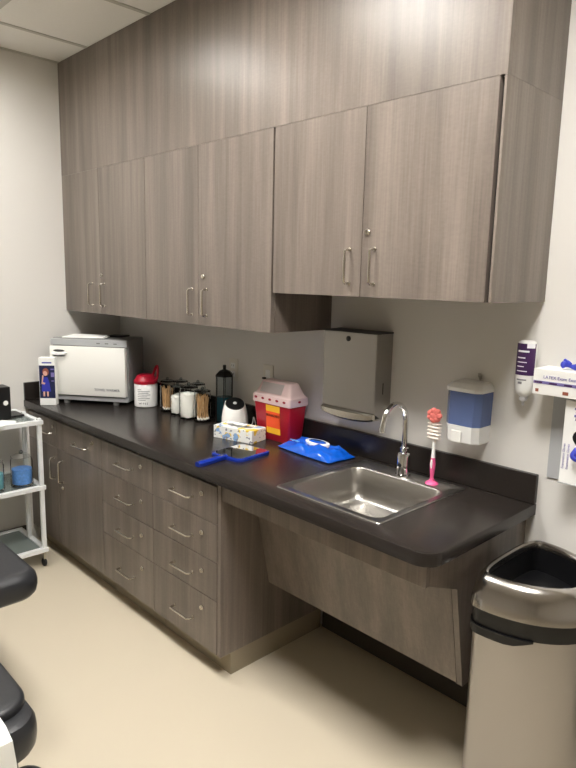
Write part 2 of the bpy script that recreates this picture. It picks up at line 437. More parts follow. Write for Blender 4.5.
last = drawer_unit(1.3545, 1.813, 1.562, 1.718, 'dark wood-grain four-drawer base cabinet beside the open knee space')
MB().box(0.4585, 0.4785, -DF + 0.003, -0.001, ZB, ZT, 0.0008, 1).build('end_panel', M['lam_low'], last)
MB().box(0.4585, 0.4765, -0.552, -0.02, 0, ZB - 0.0005).build('kick_return', M['kick'], last)
# accessible sink base: apron, slanted knee panel, angled side support
sb = thing('sink_cabinet', 'dark wood-grain sink enclosure with slanted knee panel, hung over open floor', 'cabinet', (1.834, 0, 0))
w = 2.745 - 1.834
MB().box(0, w, -0.603, -0.584, 0.752, ZT, 0.0008, 1).build('apron', M['lam_low'], sb)
side = [(-0.5835, ZT), (-0.5835, 0.752), (-0.43, 0.69), (-0.355, 0.335), (0.001, 0.335), (0.001, ZT)]
MB().prism(side, 'x', w - 0.019, w).build('side_panel', M['lam_low'], sb)
MB().prism([(-0.583, 0.7515), (-0.427, 0.688), (-0.427, 0.694), (-0.583, 0.758)], 'x', 0.001, w - 0.020).build('under_panel', M['lam_low'], sb)
MB().prism([(-0.4275, 0.686), (-0.3535, 0.337), (-0.335, 0.337), (-0.408, 0.690)], 'x', 0.001, w - 0.0225).build('knee_panel', M['lam_low'], sb)

# ------------------------------------------------------------------ countertop
ct = thing('countertop', 'long dark brown laminate countertop running along the wall from corner to sink end', 'countertop', (0, 0, 0))
S0, S1, SF, SB = 2.0792, 2.5406, -0.5556, -0.0526
r = 0.060; CE = 2.775
outer = [(0.0005, -0.0005), (0.0005, -DC)]
for i in range(9):
    a = math.radians(-90 + 90 * i / 8); outer.append((CE - r + r * math.cos(a), -DC + r + r * math.sin(a)))
outer.append((CE, -0.0005))
MB().plate(outer, [rc(S0 + .012, S1 - .012, SF + .012, SB - .012)], ZC - TH, ZC, bev=0.004).build('worktop', M['counter'], ct, SM)
tag(MB().box(0.0205, CE, -0.020, 0, 0.0002, 0.1015, 0.002, 1).build('backsplash', M['counter'], None, None, (0, 0, ZC)),
    'long dark brown backsplash strip standing on the countertop against the wall', 'backsplash')
tag(MB().box(0.0, 0.020, -DC + 0.002, 0, 0.0002, 0.1015, 0.002, 1).build('side_splash', M['counter'], None, None, (0, 0, ZC)),
    'short dark brown splash strip on the counter end against the left wall', 'backsplash')

# ------------------------------------------------------------------ sink
sk = thing('sink', 'square brushed steel drop-in sink set in the dark countertop', 'sink', ((S0 + S1) / 2, (SF + SB) / 2, ZC))
hx, hy = (S1 - S0) / 2, (SB - SF) / 2
bx0, bx1, by0, by1 = -hx + 0.030, hx - 0.030, -hy + 0.030, hy - 0.088
rings = [rrect(-hx, hx, -hy, hy, 0.012), rrect(-hx + .002, hx - .002, -hy + .002, hy - .002, 0.012),
         rrect(-hx + .010, hx - .010, -hy + .010, hy - .010, 0.010), rrect(-hx + .014, hx - .014, -hy + .014, hy - .014, 0.010),
         rrect(bx0 - .004, bx1 + .004, by0 - .004, by1 + .004, 0.045), rrect(bx0, bx1, by0, by1, 0.042),
         rrect(bx0 + .004, bx1 - .004, by0 + .004, by1 - .004, 0.042), rrect(bx0 + .010, bx1 - .010, by0 + .010, by1 - .010, 0.044),
         rrect(bx0 + .030, bx1 - .030, by0 + .030, by1 - .030, 0.045), rrect(bx0 + .12, bx1 - .12, by0 + .12, by1 - .12, 0.03)]
zs = [0.0004, 0.0035, 0.0035, 0.0015, 0.0015, -0.002, -0.085, -0.120, -0.134, -0.139]
MB().loft([[(x, y, z) for x, y in rg] for rg, z in zip(rings, zs)], False, True).build('bowl', M['sink'], sk, math.radians(50))
dr = MB().lathe([(0.043, 0), (0.043, 0.002), (0.034, 0.0015), (0.030, -0.002)], (0, (by0 + by1) / 2, -0.1385), 24)
dr.build('drain', M['chrome'], sk, SM)

# faucet
fc = thing('faucet', 'chrome gooseneck sensor faucet standing at the back of the sink', 'faucet', (2.301, -0.102, ZC + 0.0018))
MB().lathe([(0.029, 0), (0.029, 0.006), (0.025, 0.008), (0.025, 0.080), (0.022, 0.086), (0.013, 0.090), (0.013, 0.098), (0.016, 0.101), (0.016, 0.108), (0.010, 0.112)], n=28).build('base', M['chrome'], fc, SM)
arc = [(0, 0, 0.108), (0, 0, 0.20)] + [(0, -0.068 + 0.068 * math.cos(a), 0.215 + 0.068 * math.sin(a)) for a in [math.radians(12 * k) for k in range(0, 14)]]
arc += [(0, -0.140, 0.205)]
MB().tube(arc, 0.0108, 14).build('spout', M['chrome'], fc, math.radians(60))
MB().tube([(0, -0.1395, 0.210), (0, -0.1425, 0.190)], 0.0128, 14).build('aerator', M['chrome'], fc, SM)
MB().lathe([(0.008, 0), (0.007, -0.003)], (0, -0.0245, 0.045), 12, 'y').build('sensor', M['bin_black'], fc)

# pink standing brush
pb = thing('cleaning_brush', 'pink and white cleaning brush standing on its suction cup behind the sink', 'brush', (2.427, -0.100, ZC + 0.0018))
MB().lathe([(0.024, 0), (0.021, 0.006), (0.010, 0.012), (0.007, 0.022)], n=20).build('suction_cup', M['pink'], pb, SM)
MB().tube([(0, 0, 0.018), (0, 0, 0.05), (0, 0, 0.075), (0, 0, 0.098)], [0.006, 0.009, 0.0105, 0.008], 12).build('grip', M['pink'], pb, SM)
MB().tube([(0, 0, 0.096), (0, 0, 0.13), (0, 0, 0.165)], [0.008, 0.006, 0.005], 12).build('handle', M['white_pl'], pb, SM)
MB().ball((0, -0.0085, 0.075), 0.007, 12, (0.7, 0.6, 2.6)).build('grip_inlay', M['white_pl'], pb, SM)
m = MB()
for k in range(5):
    m.box(-0.026, 0.026, -0.014, 0.008, 0.168 + k * 0.013, 0.177 + k * 0.013, 0.004, 1)
m.box(-0.006, 0.006, -0.004, 0.005, 0.155, 0.245)
m.build('bristle_head', M['bristle'], pb)
m = MB().ball((0, -0.006, 0.256), 0.022, 20, (1, 0.75, 0.95))
for k in range(7): m.ball((0.018 * math.cos(k * .9), -0.008, 0.256 + 0.016 * math.sin(k * .9)), 0.012, 12, (1, 1.2, 1))
m.build('sponge_ball', M['coral'], pb, SM)

# ------------------------------------------------------------------ towel warmer
ang = math.atan2(0.194, 0.258)
tw = thing('towel_warmer', 'white-door hot towel warmer cabinet with grey body, angled in the counter corner', 'towel warmer', (0.232, -0.4855, ZC), ang)
X0, X1 = -0.078, 0.378
m = MB().box(X0, X1, 0.022, 0.240, 0.018, 0.372, 0.006, 2); m.build('body', M['grey_body'], tw, SM)
MB().box(X0, X1, 0.0, 0.0215, 0.332, 0.368, 0.003, 2).build('control_panel', M['light_grey'], tw)
MB().box(X0, X1 - 0.002, 0.0, 0.0215, 0.020, 0.044, 0.002, 2).build('lower_trim', M['light_grey'], tw)
d = MB().box(X0, X1 - 0.008, -0.014, 0.0205, 0.050, 0.328, 0.005, 2).build('door', M['white_gloss'], tw, SM)
hm = MB().tube([(0.016 + X0, -0.014, 0.288), (0.03 + X0, -0.030, 0.285), (0.06 + X0, -0.034, 0.284), (0.09 + X0, -0.030, 0.286), (0.104 + X0, -0.014, 0.29)], [0.004, 0.006, 0.007, 0.006, 0.004], 8)
hm.build('handle', M['white_pl'], d, SM)
hm = MB().ball((0.058 + X0, -0.0135, 0.302), 0.01, 16, (3.6, 0.3, 0.7)); hm.ball((0.058 + X0, -0.0140, 0.2735), 0.01, 16, (4.0, 0.25, 0.55))
hm.build('finger_recess', M['dark_pl'], d, SM)
lettering('TOWEL WARMER', 0.019, face_front(0.262, -0.0146, 0.088), M['ink_grey'], d, bold=0.0003)
for k in range(3): MB().box(0.20 + k * 0.05, 0.22 + k * 0.05, -0.0015, 0.001, 0.346, 0.352).build('switch', M['grey_pl'], tw)
for fx in (0.0, 0.30):
    for fy in (0.012, 0.20):
        MB().lathe([(0.017, 0.0), (0.017, 0.0185)], (fx, fy + 0.01, 0.0), 16).build('foot', M['grey_pl'], tw)
tray = tag(MB().box(-0.12, 0.12, -0.09, 0.09, 0, 0.006, 0.002, 1).build('folded_paper', M['paper'], None, None, (0.235, -0.335, ZC + 0.3725)),
           'flat stack of white paper lying on top of the towel warmer', 'paper')
tray.rotation_euler = (0, 0, ang + 0.12)
tb = tag(MB().box(-0.05, 0.05, -0.045, 0.045, 0, 0.008, 0.002, 1).build('black_folder', M['bin_black'], None, None, (0.310, -0.185, ZC + 0.3725)),
         'small flat black pad on top of the towel warmer behind the paper', 'pad')
tb.rotation_euler = (0, 0, ang - 0.1)

# product carton with a girl in a blue dress
ca = thing('product_carton', 'tall white and navy carton picturing a girl in blue, left of towel warmer', 'carton', (0.207, -0.620, ZC), math.radians(50))
MB().box(0, 0.088, 0, 0.045, 0, 0.268, 0.001, 1).build('box', M['paper'], ca)
MB().box(0.002, 0.086, -0.001, 0, 0.040, 0.224).build('printed_panel', M['navy'], ca)
MB().prism([(0.012, 0.078), (0.062, 0.078), (0.056, 0.125), (0.046, 0.158), (0.024, 0.158), (0.016, 0.125)], 'y', -0.0018, -0.001).build('printed_dress', M['dress'], ca)
MB().box(0.020, 0.030, -0.0018, -0.001, 0.050, 0.0775).build('printed_leg', M['skin'], ca)
MB().box(0.040, 0.050, -0.0018, -0.001, 0.050, 0.0775).build('printed_leg', M['skin'], ca)
MB().ball((0.035, -0.0012, 0.182), 0.013, 14, (1, 0.08, 1.25)).build('printed_face', M['skin'], ca)
MB().prism([(0.012, 0.120), (0.030, 0.118), (0.034, 0.126), (0.020, 0.132), (0.026, 0.168), (0.018, 0.170)], 'y', -0.0020, -0.0019).build('printed_arm', M['skin'], ca)
MB().ball((0.037, -0.0009, 0.188), 0.018, 14, (1, 0.06, 1.2)).build('printed_hair', M['hairp'], ca)
m = MB().box(0.064, 0.083, -0.0016, -0.0011, 0.20, 0.207).box(0.066, 0.083, -0.0016, -0.0011, 0.135, 0.140)
m.box(0.065, 0.083, -0.0016, -0.0011, 0.16, 0.185).build('printed_text', M['ink_violet'], ca)
MB().box(0.018, 0.070, -0.0006, 0.0, 0.236, 0.243).build('printed_line', M['dress'], ca)

# wipes canister
wc = thing('wipes_canister', 'white wipes canister with red lid, standing beside the towel warmer', 'canister', (0.572, -0.165, ZC))
MB().lathe([(0.060, 0), (0.064, 0.004), (0.064, 0.126), (0.061, 0.130)], n=36).build('tub', M['white_pl'], wc, SM)
lidm = MB().lathe([(0.066, 0.1305), (0.067, 0.146), (0.060, 0.152), (0.050, 0.172), (0.036, 0.180), (0.030, 0.180)], n=36)
lid = lidm.build('lid', M['red_lid'], wc, SM)
MB().tube(smooth_path([(0.028, 0.03, 0.174), (0.044, 0.035, 0.215), (0.068, 0.034, 0.232), (0.086, 0.026, 0.205), (0.087, 0.02, 0.165), (0.068, 0.015, 0.148)]), 0.0065, 8).build('open_flap', M['red_lid'], lid, SM)
m = MB()
for k, L in enumerate((0.30, 0.9, 0.8, 0.95, 0.7, 0.9, 0.6)):
    ring0 = []; z = 0.100 - k * 0.010
    a0, a1 = math.radians(-75), math.radians(-75 + 70 * L)
    pa = [(0.0645 * math.cos(a0 + (a1 - a0) * i / 8), 0.0645 * math.sin(a0 + (a1 - a0) * i / 8)) for i in range(9)]
    m.loft([[(x, y, z), (x * 1.008, y * 1.008, z), (x * 1.008, y * 1.008, z + 0.003), (x, y, z + 0.003)] for x, y in pa])
m.build('printed_text', M['ink_grey'], wc)
yaw_cam = math.atan2(3.6265 - 0.572, 2.0064 - 0.165)
for k, (ch) in enumerate('WIPES'):
    a = -PI / 2 + 0.83 + (k - 2) * 0.16
    mt = Matrix.Translation((0.0650 * math.cos(a), 0.0650 * math.sin(a), 0.022)) @ Matrix.Rotation(a + PI / 2, 4, 'Z') @ Matrix.Rotation(PI / 2, 4, 'X')
    lettering(ch, 0.015, mt, M['ink'], wc)

# ------------------------------------------------------------------ glass jars
def jar(name, label, x, y, r_, h, fill, cat='jar', group='glass jars along the wall'):
    t = thing(name, label, cat, (x, y, ZC), 0, group)
    g_ = 0.0025
    MB().lathe([(r_ * .93, 0), (r_, 0.005), (r_, h * .80), (r_ * .93, h * .87), (r_ * .93, h * .90),
                (r_ * .93 - g_, h * .90), (r_ * .93 - g_, h * .865), (r_ - g_, h * .795), (r_ - g_, 0.008), (0.002, 0.006)], n=28, cap1=False).build('glass_body', M['glass'], t, SM)
    l = MB().lathe([(r_ * .95, h * .902), (r_ * .98, h * .92), (r_ * .7, h * .955), (r_ * .2, h * .965)], n=28).build('lid', M['glass_smoke'], t, SM)
    MB().ball((0, 0, h * .995), r_ * .20, 14).build('knob', M['glass_smoke'], l, SM)
    inner = r_ - g_ - 0.003
    if fill == 'sticks':
        m = MB(); tips = MB()
        for k in range(34):
            a = random.random() * 2 * PI; rr = inner * math.sqrt(random.random()) * .92; a2 = a + random.uniform(-1.2, 1.2); r2 = inner * math.sqrt(random.random()) * .9
            p0 = Vector((rr * math.cos(a), rr * math.sin(a), 0.012)); p1 = Vector((r2 * math.cos(a2), r2 * math.sin(a2), h * random.uniform(.68, .84)))
            m.tube([p0, p1], 0.0022, 5)
            tips.tube([p0, p0 + (p1 - p0) * .08], 0.0038, 6)
        m.build('wooden_sticks', M['wood'], t); tips.build('cotton_tips', M['cotton'], t)
    else:
        top = h * fill
        n = 26; rings = []
        for iz in range(10):
            z = 0.010 + (top - 0.010) * iz / 9
            rings.append([((inner - 0.0025 + 0.0022 * math.sin(iz * 1.9 + 3 * 2 * PI * i / n)) * math.cos(2 * PI * i / n), (inner - 0.0025 + 0.0022 * math.sin(iz * 1.9 + 3 * 2 * PI * i / n)) * math.sin(2 * PI * i / n), z + 0.004 * math.sin(i * 1.3)) for i in range(n)])
        m = MB().loft(rings)
        for k in range(9):
            a = k * 2.4; rr = inner * .55 * (k % 3) / 2
            m.ball((rr * math.cos(a), rr * math.sin(a), top), inner * .32, 10, (1, 1, .6))
        m.build('cotton_filling', M['cotton'], t, SM)
    return t
jar('glass_jar', 'clear glass jar of wooden sticks next to the red-lidded wipes canister', 0.770, -0.150, 0.040, 0.180, 'sticks')
jar('glass_jar', 'smaller glass jar of white cotton rounds, second along from the wipes canister', 0.868, -0.150, 0.041, 0.165, 0.60)
jar('glass_jar', 'widest glass jar, full of white cotton balls, between cotton rounds and swabs', 0.985, -0.160, 0.050, 0.180, 0.72)
jar('glass_jar', 'clear glass jar of cotton-tipped swabs beside the dark-lidded disinfectant jar', 1.090, -0.150, 0.043, 0.172, 'sticks')
jar('glass_jar', 'glass jar half hidden behind the cotton rounds, close to the backsplash', 0.780, -0.068, 0.040, 0.172, 0.5)
jar('glass_jar', 'glass jar half hidden behind the cotton balls and swabs, close to the backsplash', 0.935, -0.066, 0.040, 0.178, 0.5)

# hexagonal disinfectant jar
dj = thing('disinfectant_jar', 'tall six-sided disinfectant jar with black pointed lid, behind the white diffuser', 'jar', (1.165, -0.068, ZC))
def hexp(r_, z): return [(r_ * math.cos(PI / 3 * i + .3), r_ * math.sin(PI / 3 * i + .3), z) for i in range(6)]
MB().loft([hexp(0.043, 0.0), hexp(0.045, 0.004), hexp(0.045, 0.235)]).build('glass_body', M['glass_smoke'], dj)
MB().loft([hexp(0.0405, 0.006), hexp(0.0405, 0.130)]).build('liquid', M['teal_liq'], dj)
MB().loft([hexp(0.049, 0.2355), hexp(0.049, 0.243), hexp(0.030, 0.262), hexp(0.010, 0.270)]).build('lid', M['bin_black'], dj)
MB().lathe([(0.008, 0.268), (0.009, 0.290), (0.006, 0.293)], n=12).build('knob', M['bin_black'], dj, SM)
m = MB()
for i in range(6):
    p = hexp(0.0455, 0)[i]; m.tube([(p[0], p[1], 0.0), (p[0], p[1], 0.236)], 0.0018, 6)
m.build('frame', M['bin_black'], dj)

# white diffuser
df = thing('aroma_diffuser', 'rounded white diffuser with slanted black oval top, behind the tissue box', 'diffuser', (1.312, -0.118, ZC))
n = 32; rings = []
for k, (rr, z) in enumerate([(0.058, 0), (0.063, 0.006), (0.065, 0.03), (0.064, 0.06), (0.059, 0.09), (0.053, 0.112), (0.049, 0.122)]):
    tl = max(0, (z - 0.05)) * 5.0
    rings.append([(rr * math.cos(2 * PI * i / n), rr * math.sin(2 * PI * i / n), z + tl * 0.055 * (0.6 * math.sin(2 * PI * i / n) - 0.95 * math.cos(2 * PI * i / n))) for i in range(n)])
MB().loft(rings).build('body', M['white_gloss'], df, SM)
def oval(rr, dz, z=0.122):
    tl = (z - 0.05) * 5.0
    return [(rr * math.cos(2 * PI * i / n), rr * math.sin(2 * PI * i / n), z + dz + tl * 0.055 * rr / 0.049 * (0.6 * math.sin(2 * PI * i / n) - 0.95 * math.cos(2 * PI * i / n))) for i in range(n)]
MB().loft([oval(0.047, 0.0005), oval(0.046, 0.003), oval(0.030, 0.001), oval(0.020, 0.001)]).build('top_ring', M['bin_black'], df, SM)
MB().loft([oval(0.009, 0.0035), oval(0.008, 0.006)]).build('nozzle', M['white_pl'], df, SM)
MB().tube(smooth_path([(0.055, 0.03, 0.012), (0.078, 0.045, 0.03), (0.088, 0.045, 0.065), (0.097, 0.048, 0.040), (0.088, 0.060, 0.008), (0.055, 0.075, 0.006)]), 0.0022, 6).build('cord', M['white_pl'], df, SM)

# tissue box
bx = thing('tissue_box', 'flat tissue box with blue and yellow flowers, in front of the diffuser', 'tissue box', (1.382, -0.300, ZC), math.radians(13.5))
o = MB().box(0, 0.218, 0, 0.108, 0, 0.058, 0.001, 1).build('carton', M['floral'], bx)
MB().loft([[(0.109 + a * math.cos(2 * PI * i / 24), 0.054 + b_ * math.sin(2 * PI * i / 24), z) for i in range(24)] for a, b_, z in ((0.070, 0.022, 0.0581), (0.070, 0.022, 0.0588))]).build('opening_film', M['grey_pl'], bx)
MB().loft([[(0.109 + a * math.cos(2 * PI * i / 16) + 0.003 * math.sin(i * 2.2), 0.054 + b_ * math.sin(2 * PI * i / 16), z + 0.002 * math.sin(i * 3.1)) for i in range(16)] for a, b_, z in ((0.030, 0.008, 0.0590), (0.040, 0.012, 0.066), (0.030, 0.006, 0.071))]).build('tissue', M['paper'], bx, SM)

# ------------------------------------------------------------------ sharps container
sc = thing('sharps_container', 'red sharps container with pale frosted lid and yellow warning label', 'sharps container', (1.600, -0.088, ZC))
def rr3(hw, hd, z, r_=0.012, dy=0): return [(x, y + dy, z) for x, y in rrect(-hw, hw, -hd, hd, r_, 4)]
MB().loft([rr3(0.100, 0.042, 0), rr3(0.103, 0.045, 0.006), rr3(0.120, 0.056, 0.178)]).build('bin', M['red'], sc, SM)
lid = MB().loft([rr3(0.124, 0.0600, 0.170), rr3(0.126, 0.0620, 0.176), rr3(0.124, 0.0600, 0.206), rr3(0.112, 0.0500, 0.216), rr3(0.094, 0.030, 0.266), rr3(0.090, 0.026, 0.270)]).build('lid', M['frost'], sc, SM)
MB().prism([(-0.0545, 0.219), (-0.0345, 0.262), (-0.0330, 0.262), (-0.0530, 0.219)], 'x', -0.078, 0.062).build('drop_window', M['frost_clear'], lid)
m = MB()
for k in range(5): m.ball((-0.098 + k * 0.047, -0.0615, 0.191), 0.008, 12, (1.25, 0.18, 0.7))
m.ball((0.1245, 0.0, 0.191), 0.008, 12, (0.2, 1.25, 0.7)).build('vent_slots', M['red_lid'], lid, SM)
MB().box(-0.098, -0.082, -0.028, -0.012, 0.2702, 0.278, 0.002, 1).build('latch', M['bin_black'], lid)
def slant(z): return -0.0455 - (0.011) * (z - 0.006) / 0.172
def label_quad(x0, x1, z0, z1, e=0.0012):
    return MB().loft([[(x0, slant(z0) - e, z0), (x1, slant(z0) - e, z0), (x1, slant(z0) + 0.001, z0), (x0, slant(z0) + 0.001, z0)],
                      [(x0, slant(z1) - e, z1), (x1, slant(z1) - e, z1), (x1, slant(z1) + 0.001, z1), (x0, slant(z1) + 0.001, z1)]])
lab = label_quad(-0.034, 0.056, 0.034, 0.164).build('warning_label', M['yellow'], sc)
label_quad(-0.034, 0.056, 0.062, 0.136, 0.0018).build('orange_band', M['orange'], lab)
sl = Matrix.Rotation(-0.064, 4, 'X')
for txt, s_, z in (('BIOHAZARD', 0.0155, 0.118),):
    lettering(txt, s_, Matrix.Translation((0.011, slant(z) - 0.0026, z)) @ Matrix.Rotation(PI / 2 - 0.0 + 0.064, 4, 'X'), M['ink'] if z < .13 and z > .06 else M['orange'], lab)

# hand mirror
hmr = thing('hand_mirror', 'blue-framed paddle hand mirror lying face up near the counter front edge', 'mirror', (1.683, -0.388, ZC), math.radians(97))
MB().plate(rrect(-0.100, 0.100, -0.088, 0.088, 0.030), [], 0.0005, 0.012, bev=0.003).build('frame', M['blue'], hmr, SM)
MB().plate(rrect(-0.088, 0.090, -0.078, 0.078, 0.024), [], 0.0121, 0.0135).build('glass', M['mirror'], hmr)
MB().loft([[(x, y * w_, z_) for y, z_ in ((-1, 0.002), (-0.7, 0.0005), (0.7, 0.0005), (1, 0.002), (1, 0.014), (0.6, 0.019), (-0.6, 0.019), (-1, 0.014))] for x, w_ in ((-0.088, 0.012), (-0.105, 0.013), (-0.12, 0.013), (-0.15, 0.015), (-0.20, 0.018), (-0.235, 0.018), (-0.245, 0.011))]).build('handle', M['blue'], hmr, SM)
MB().ball((-0.118, 0, 0.019), 0.008, 14, (1.8, 0.8, 0.25)).build('metal_inlay', M['chrome'], hmr, SM)

# wipes packet
wp = thing('wipes_packet', 'shiny blue soft packet of wet wipes with white oval flap', 'wipes packet', (1.868, -0.128, ZC), math.radians(-4))
nx, ny = 30, 16
t = bmesh.new(); top = []; bot = []
for j in range(ny + 1):
    rt_, rb_ = [], []
    for i in range(nx + 1):
        u_, v_ = i / nx * 2 - 1, j / ny * 2 - 1
        e = (1 - abs(u_) ** 5) * (1 - abs(v_) ** 4); e = max(e, 0)
        wr = 0.0055 * math.sin(u_ * 9 + v_ * 4) + 0.004 * math.sin(v_ * 9 - u_ * 7) + 0.003 * math.sin(u_ * 21 + v_ * 15)
        sx = 0.163 * (1 if abs(u_) < .88 else 1.0); sy = 0.084 * (1 - 0.10 * abs(u_) ** 3)
        rt_.append(t.verts.new((u_ * sx, v_ * sy, 0.007 + 0.034 * e + wr * e)))
        rb_.append(t.verts.new((u_ * sx, v_ * sy, 0.006 - 0.0055 * min(1, e * 3))))
    top.append(rt_); bot.append(rb_)
for j in range(ny):
    for i in range(nx):
        t.faces.new((top[j][i], top[j][i + 1], top[j + 1][i + 1], top[j + 1][i]))
        t.faces.new((bot[j][i], bot[j + 1][i], bot[j + 1][i + 1], bot[j][i + 1]))
for j in range(ny):
    t.faces.new((top[j][0], top[j + 1][0], bot[j + 1][0], bot[j][0])); t.faces.new((top[j][nx], bot[j][nx], bot[j + 1][nx], top[j + 1][nx]))
for i in range(nx):
    t.faces.new((top[0][i], bot[0][i], bot[0][i + 1], top[0][i + 1])); t.faces.new((top[ny][i], top[ny][i + 1], bot[ny][i + 1], bot[ny][i]))
bmesh.ops.recalc_face_normals(t, faces=t.faces)
MB().merge(t).build('pouch', M['blue_film'], wp, math.radians(60))
def ell(a, b_, z, cx=0.0, cy=0.01): return [(cx + a * math.cos(2 * PI * i / 28), cy + b_ * math.sin(2 * PI * i / 28), z) for i in range(28)]
MB().loft([ell(0.066, 0.036, 0.036), ell(0.066, 0.036, 0.0455), ell(0.062, 0.033, 0.0475)]).build('flap', M['white_pl'], wp, SM)
MB().loft([ell(0.048, 0.024, 0.0476), ell(0.046, 0.022, 0.0490)]).build('flap_window', M['blue_film'], wp, SM)
lettering('wipes', 0.026, Matrix.Translation((-0.085, -0.045, 0.0435)) @ Matrix.Rotation(0.10, 4, 'X'), M['cyan'], wp, depth=0.001)

# ------------------------------------------------------------------ wall fixtures
def outlet(x, z, label, duplex):
    t = thing('wall_outlet' if duplex else 'switch_plate', label, 'outlet' if duplex else 'wall plate', (x, 0, z))
    MB().box(-0.035, 0.035, -0.006, -0.0003, -0.057, 0.057, 0.002, 2).build('cover_plate', M['plate'], t)
    if duplex:
        for dz in (-0.021, 0.021):
            f = MB().box(-0.017, 0.017, -0.009, -0.006, dz - 0.014, dz + 0.014, 0.001, 1).build('socket', M['white_pl'], t)
            MB().box(-0.008, -0.006, -0.0095, -0.0088, dz - 0.003, dz + 0.006).box(0.006, 0.008, -0.0095, -0.0088, dz - 0.003, dz + 0.006).build('slots', M['ink'], f)
    else:
        MB().box(-0.016, 0.016, -0.009, -0.006, -0.033, 0.033, 0.001, 1).build('rocker', M['white_pl'], t)
outlet(1.158, 1.127, 'pale duplex power outlet on the wall above the disinfectant jar', True)
outlet(1.424, 1.125, 'pale plain switch plate on the wall behind the sharps container', False)

# paper towel dispenser
pt = thing('paper_towel_dispenser', 'brushed steel paper towel dispenser on the wall between the cabinets and faucet', 'paper towel dispenser', (2.0125, 0, 1.05))
MB().box(-0.1375, 0.1375, -0.098, 0.001, 0.0, 0.338, 0.003, 2).build('case', M['steel_disp'], pt)
dd = MB().box(-0.1375, 0.1375, -0.103, -0.0985, 0.028, 0.338, 0.0015, 1).build('door', M['steel_disp'], pt)
n = 20
ring = []
def lip(k):
    q = k / n; x = -0.1375 + 0.275 * q; b_ = math.sin(PI * q) ** 0.6
    return x, b_
pr = []
for k in range(n + 1):
    x, b_ = lip(k)
    z1 = 0.026
    pr.append([(x, -0.1005, z1), (x, -0.112 - 0.010 * b_, z1 - 0.008), (x, -0.112 - 0.012 * b_, z1 - 0.020 - 0.014 * b_), (x, -0.102, z1 - 0.026 - 0.020 * b_), (x, -0.060, z1 - 0.028 - 0.020 * b_), (x, -0.060, z1 - 0.0265)])
MB().loft(pr).build('towel_tray', M['nickel'], pt, SM)
lk = MB().lathe([(0.011, 0), (0.011, -0.003), (0.008, -0.005)], (-0.005, -0.103, 0.312), 18, 'y')
lk.build('lock', M['dark_pl'], dd, SM)
MB().box(0.1373, 0.1381, -0.055, -0.050, 0.10, 0.145).build('slot', M['bin_black'], pt)
MB().prism([(-0.105, 0.3385), (0, 0.3385), (0, 0.344), (-0.105, 0.341)], 'x', -0.139, 0.139).build('top_edge', M['dark_pl'], pt)

# soap dispenser
sd = thing('soap_dispenser', 'white and translucent blue soap dispenser on the wall right of the faucet', 'soap dispenser', (2.522, 0, 1.035))
def half(w_, d_, z, r_=0.02): return [(x, y, z) for x, y in [(-w_, 0), (-w_, -d_ + r_), (-w_ + r_, -d_), (w_ - r_, -d_), (w_, -d_ + r_), (w_, 0)]]
MB().loft([half(0.060, 0.078, 0.0), half(0.064, 0.092, 0.006), half(0.066, 0.096, 0.055), half(0.066, 0.096, 0.064)]).build('base', M['white_pl'], sd)
MB().loft([half(0.066, 0.094, 0.0645), half(0.068, 0.090, 0.184)]).build('reservoir', M['soap_blue'], sd)
MB().loft([half(0.060, 0.086, 0.066, .018), half(0.061, 0.083, 0.082, .018)]).build('soap', M['soap_liq'], sd)
MB().loft([half(0.070, 0.098, 0.1845), half(0.070, 0.097, 0.196), half(0.060, 0.080, 0.212), half(0.050, 0.050, 0.216)]).build('cover', M['white_pl'], sd)
MB().box(-0.030, 0.010, -0.101, -0.0955, 0.004, 0.046, 0.003, 2).build('push_bar', M['white_gloss'], sd)
hk = tag(MB().tube([(0, -0.001, 0), (0, -0.014, 0), (0, -0.017, 0.004), (0, -0.017, 0.014)], 0.0028, 8).ball((0, -0.005, 0.0), 0.006, 10, (1, .6, 2.2)).build('wall_hook', M['steel'], None, SM, (2.538, 0, 1.266)),
         'tiny metal hook on the wall just above the blue soap dispenser', 'hook')

# sanitizer bottle
lb = thing('sanitizer_bottle', 'upside-down white bottle with dark purple label hung left of the glove box', 'bottle', (2.716, -0.040, 1.205))
MB().loft([[(hw * math.cos(2 * PI * i / 28) , hd * math.sin(2 * PI * i / 28), z) for i in range(28)] for hw, hd, z in ((0.012, 0.012, 0.022), (0.024, 0.022, 0.032), (0.029, 0.026, 0.045), (0.031, 0.027, 0.070), (0.031, 0.027, 0.190), (0.028, 0.025, 0.202), (0.020, 0.018, 0.206))]).build('bottle', M['white_pl'], lb, SM)
MB().lathe([(0.004, -0.008), (0.005, 0.006), (0.013, 0.010), (0.015, 0.0215)], n=16).build('nozzle', M['clear_btl'], lb, SM)
def wrap(a0, a1, z0, z1, e, k=14):
    pa = [math.radians(a0 + (a1 - a0) * i / k) for i in range(k + 1)]
    return [[((0.031 + q) * math.cos(a), (0.027 + q) * math.sin(a), z) for q, z in ((0.0002, z0), (e, z0), (e, z1), (0.0002, z1))] for a in pa]
lbl = MB().loft(wrap(-150, -10, 0.095, 0.198, 0.0010)).build('label', M['purple'], lb, SM)
m = MB()
for z, a0, a1, hh in ((0.170, -125, -55, .006), (0.150, -125, -75, .004), (0.136, -125, -65, .003), (0.122, -125, -80, .003), (0.107, -125, -60, .003)):
    m.loft(wrap(a0, a1, z, z + hh, 0.0014, 8))
m.loft(wrap(-70, -20, 0.184, 0.198, 0.0014, 8)).build('printed_text', M['ink_white'], lbl)
m = MB().loft(wrap(-120, -60, 0.078, 0.082, 0.0010, 8)).loft(wrap(-110, -85, 0.066, 0.073, 0.0010, 8)).build('small_print', M['ink_grey'], lb)
MB().box(-0.012, 0.012, 0.020, 0.041, 0.085, 0.180, 0.002, 1).build('wall_bracket', M['clear_btl'], lb)

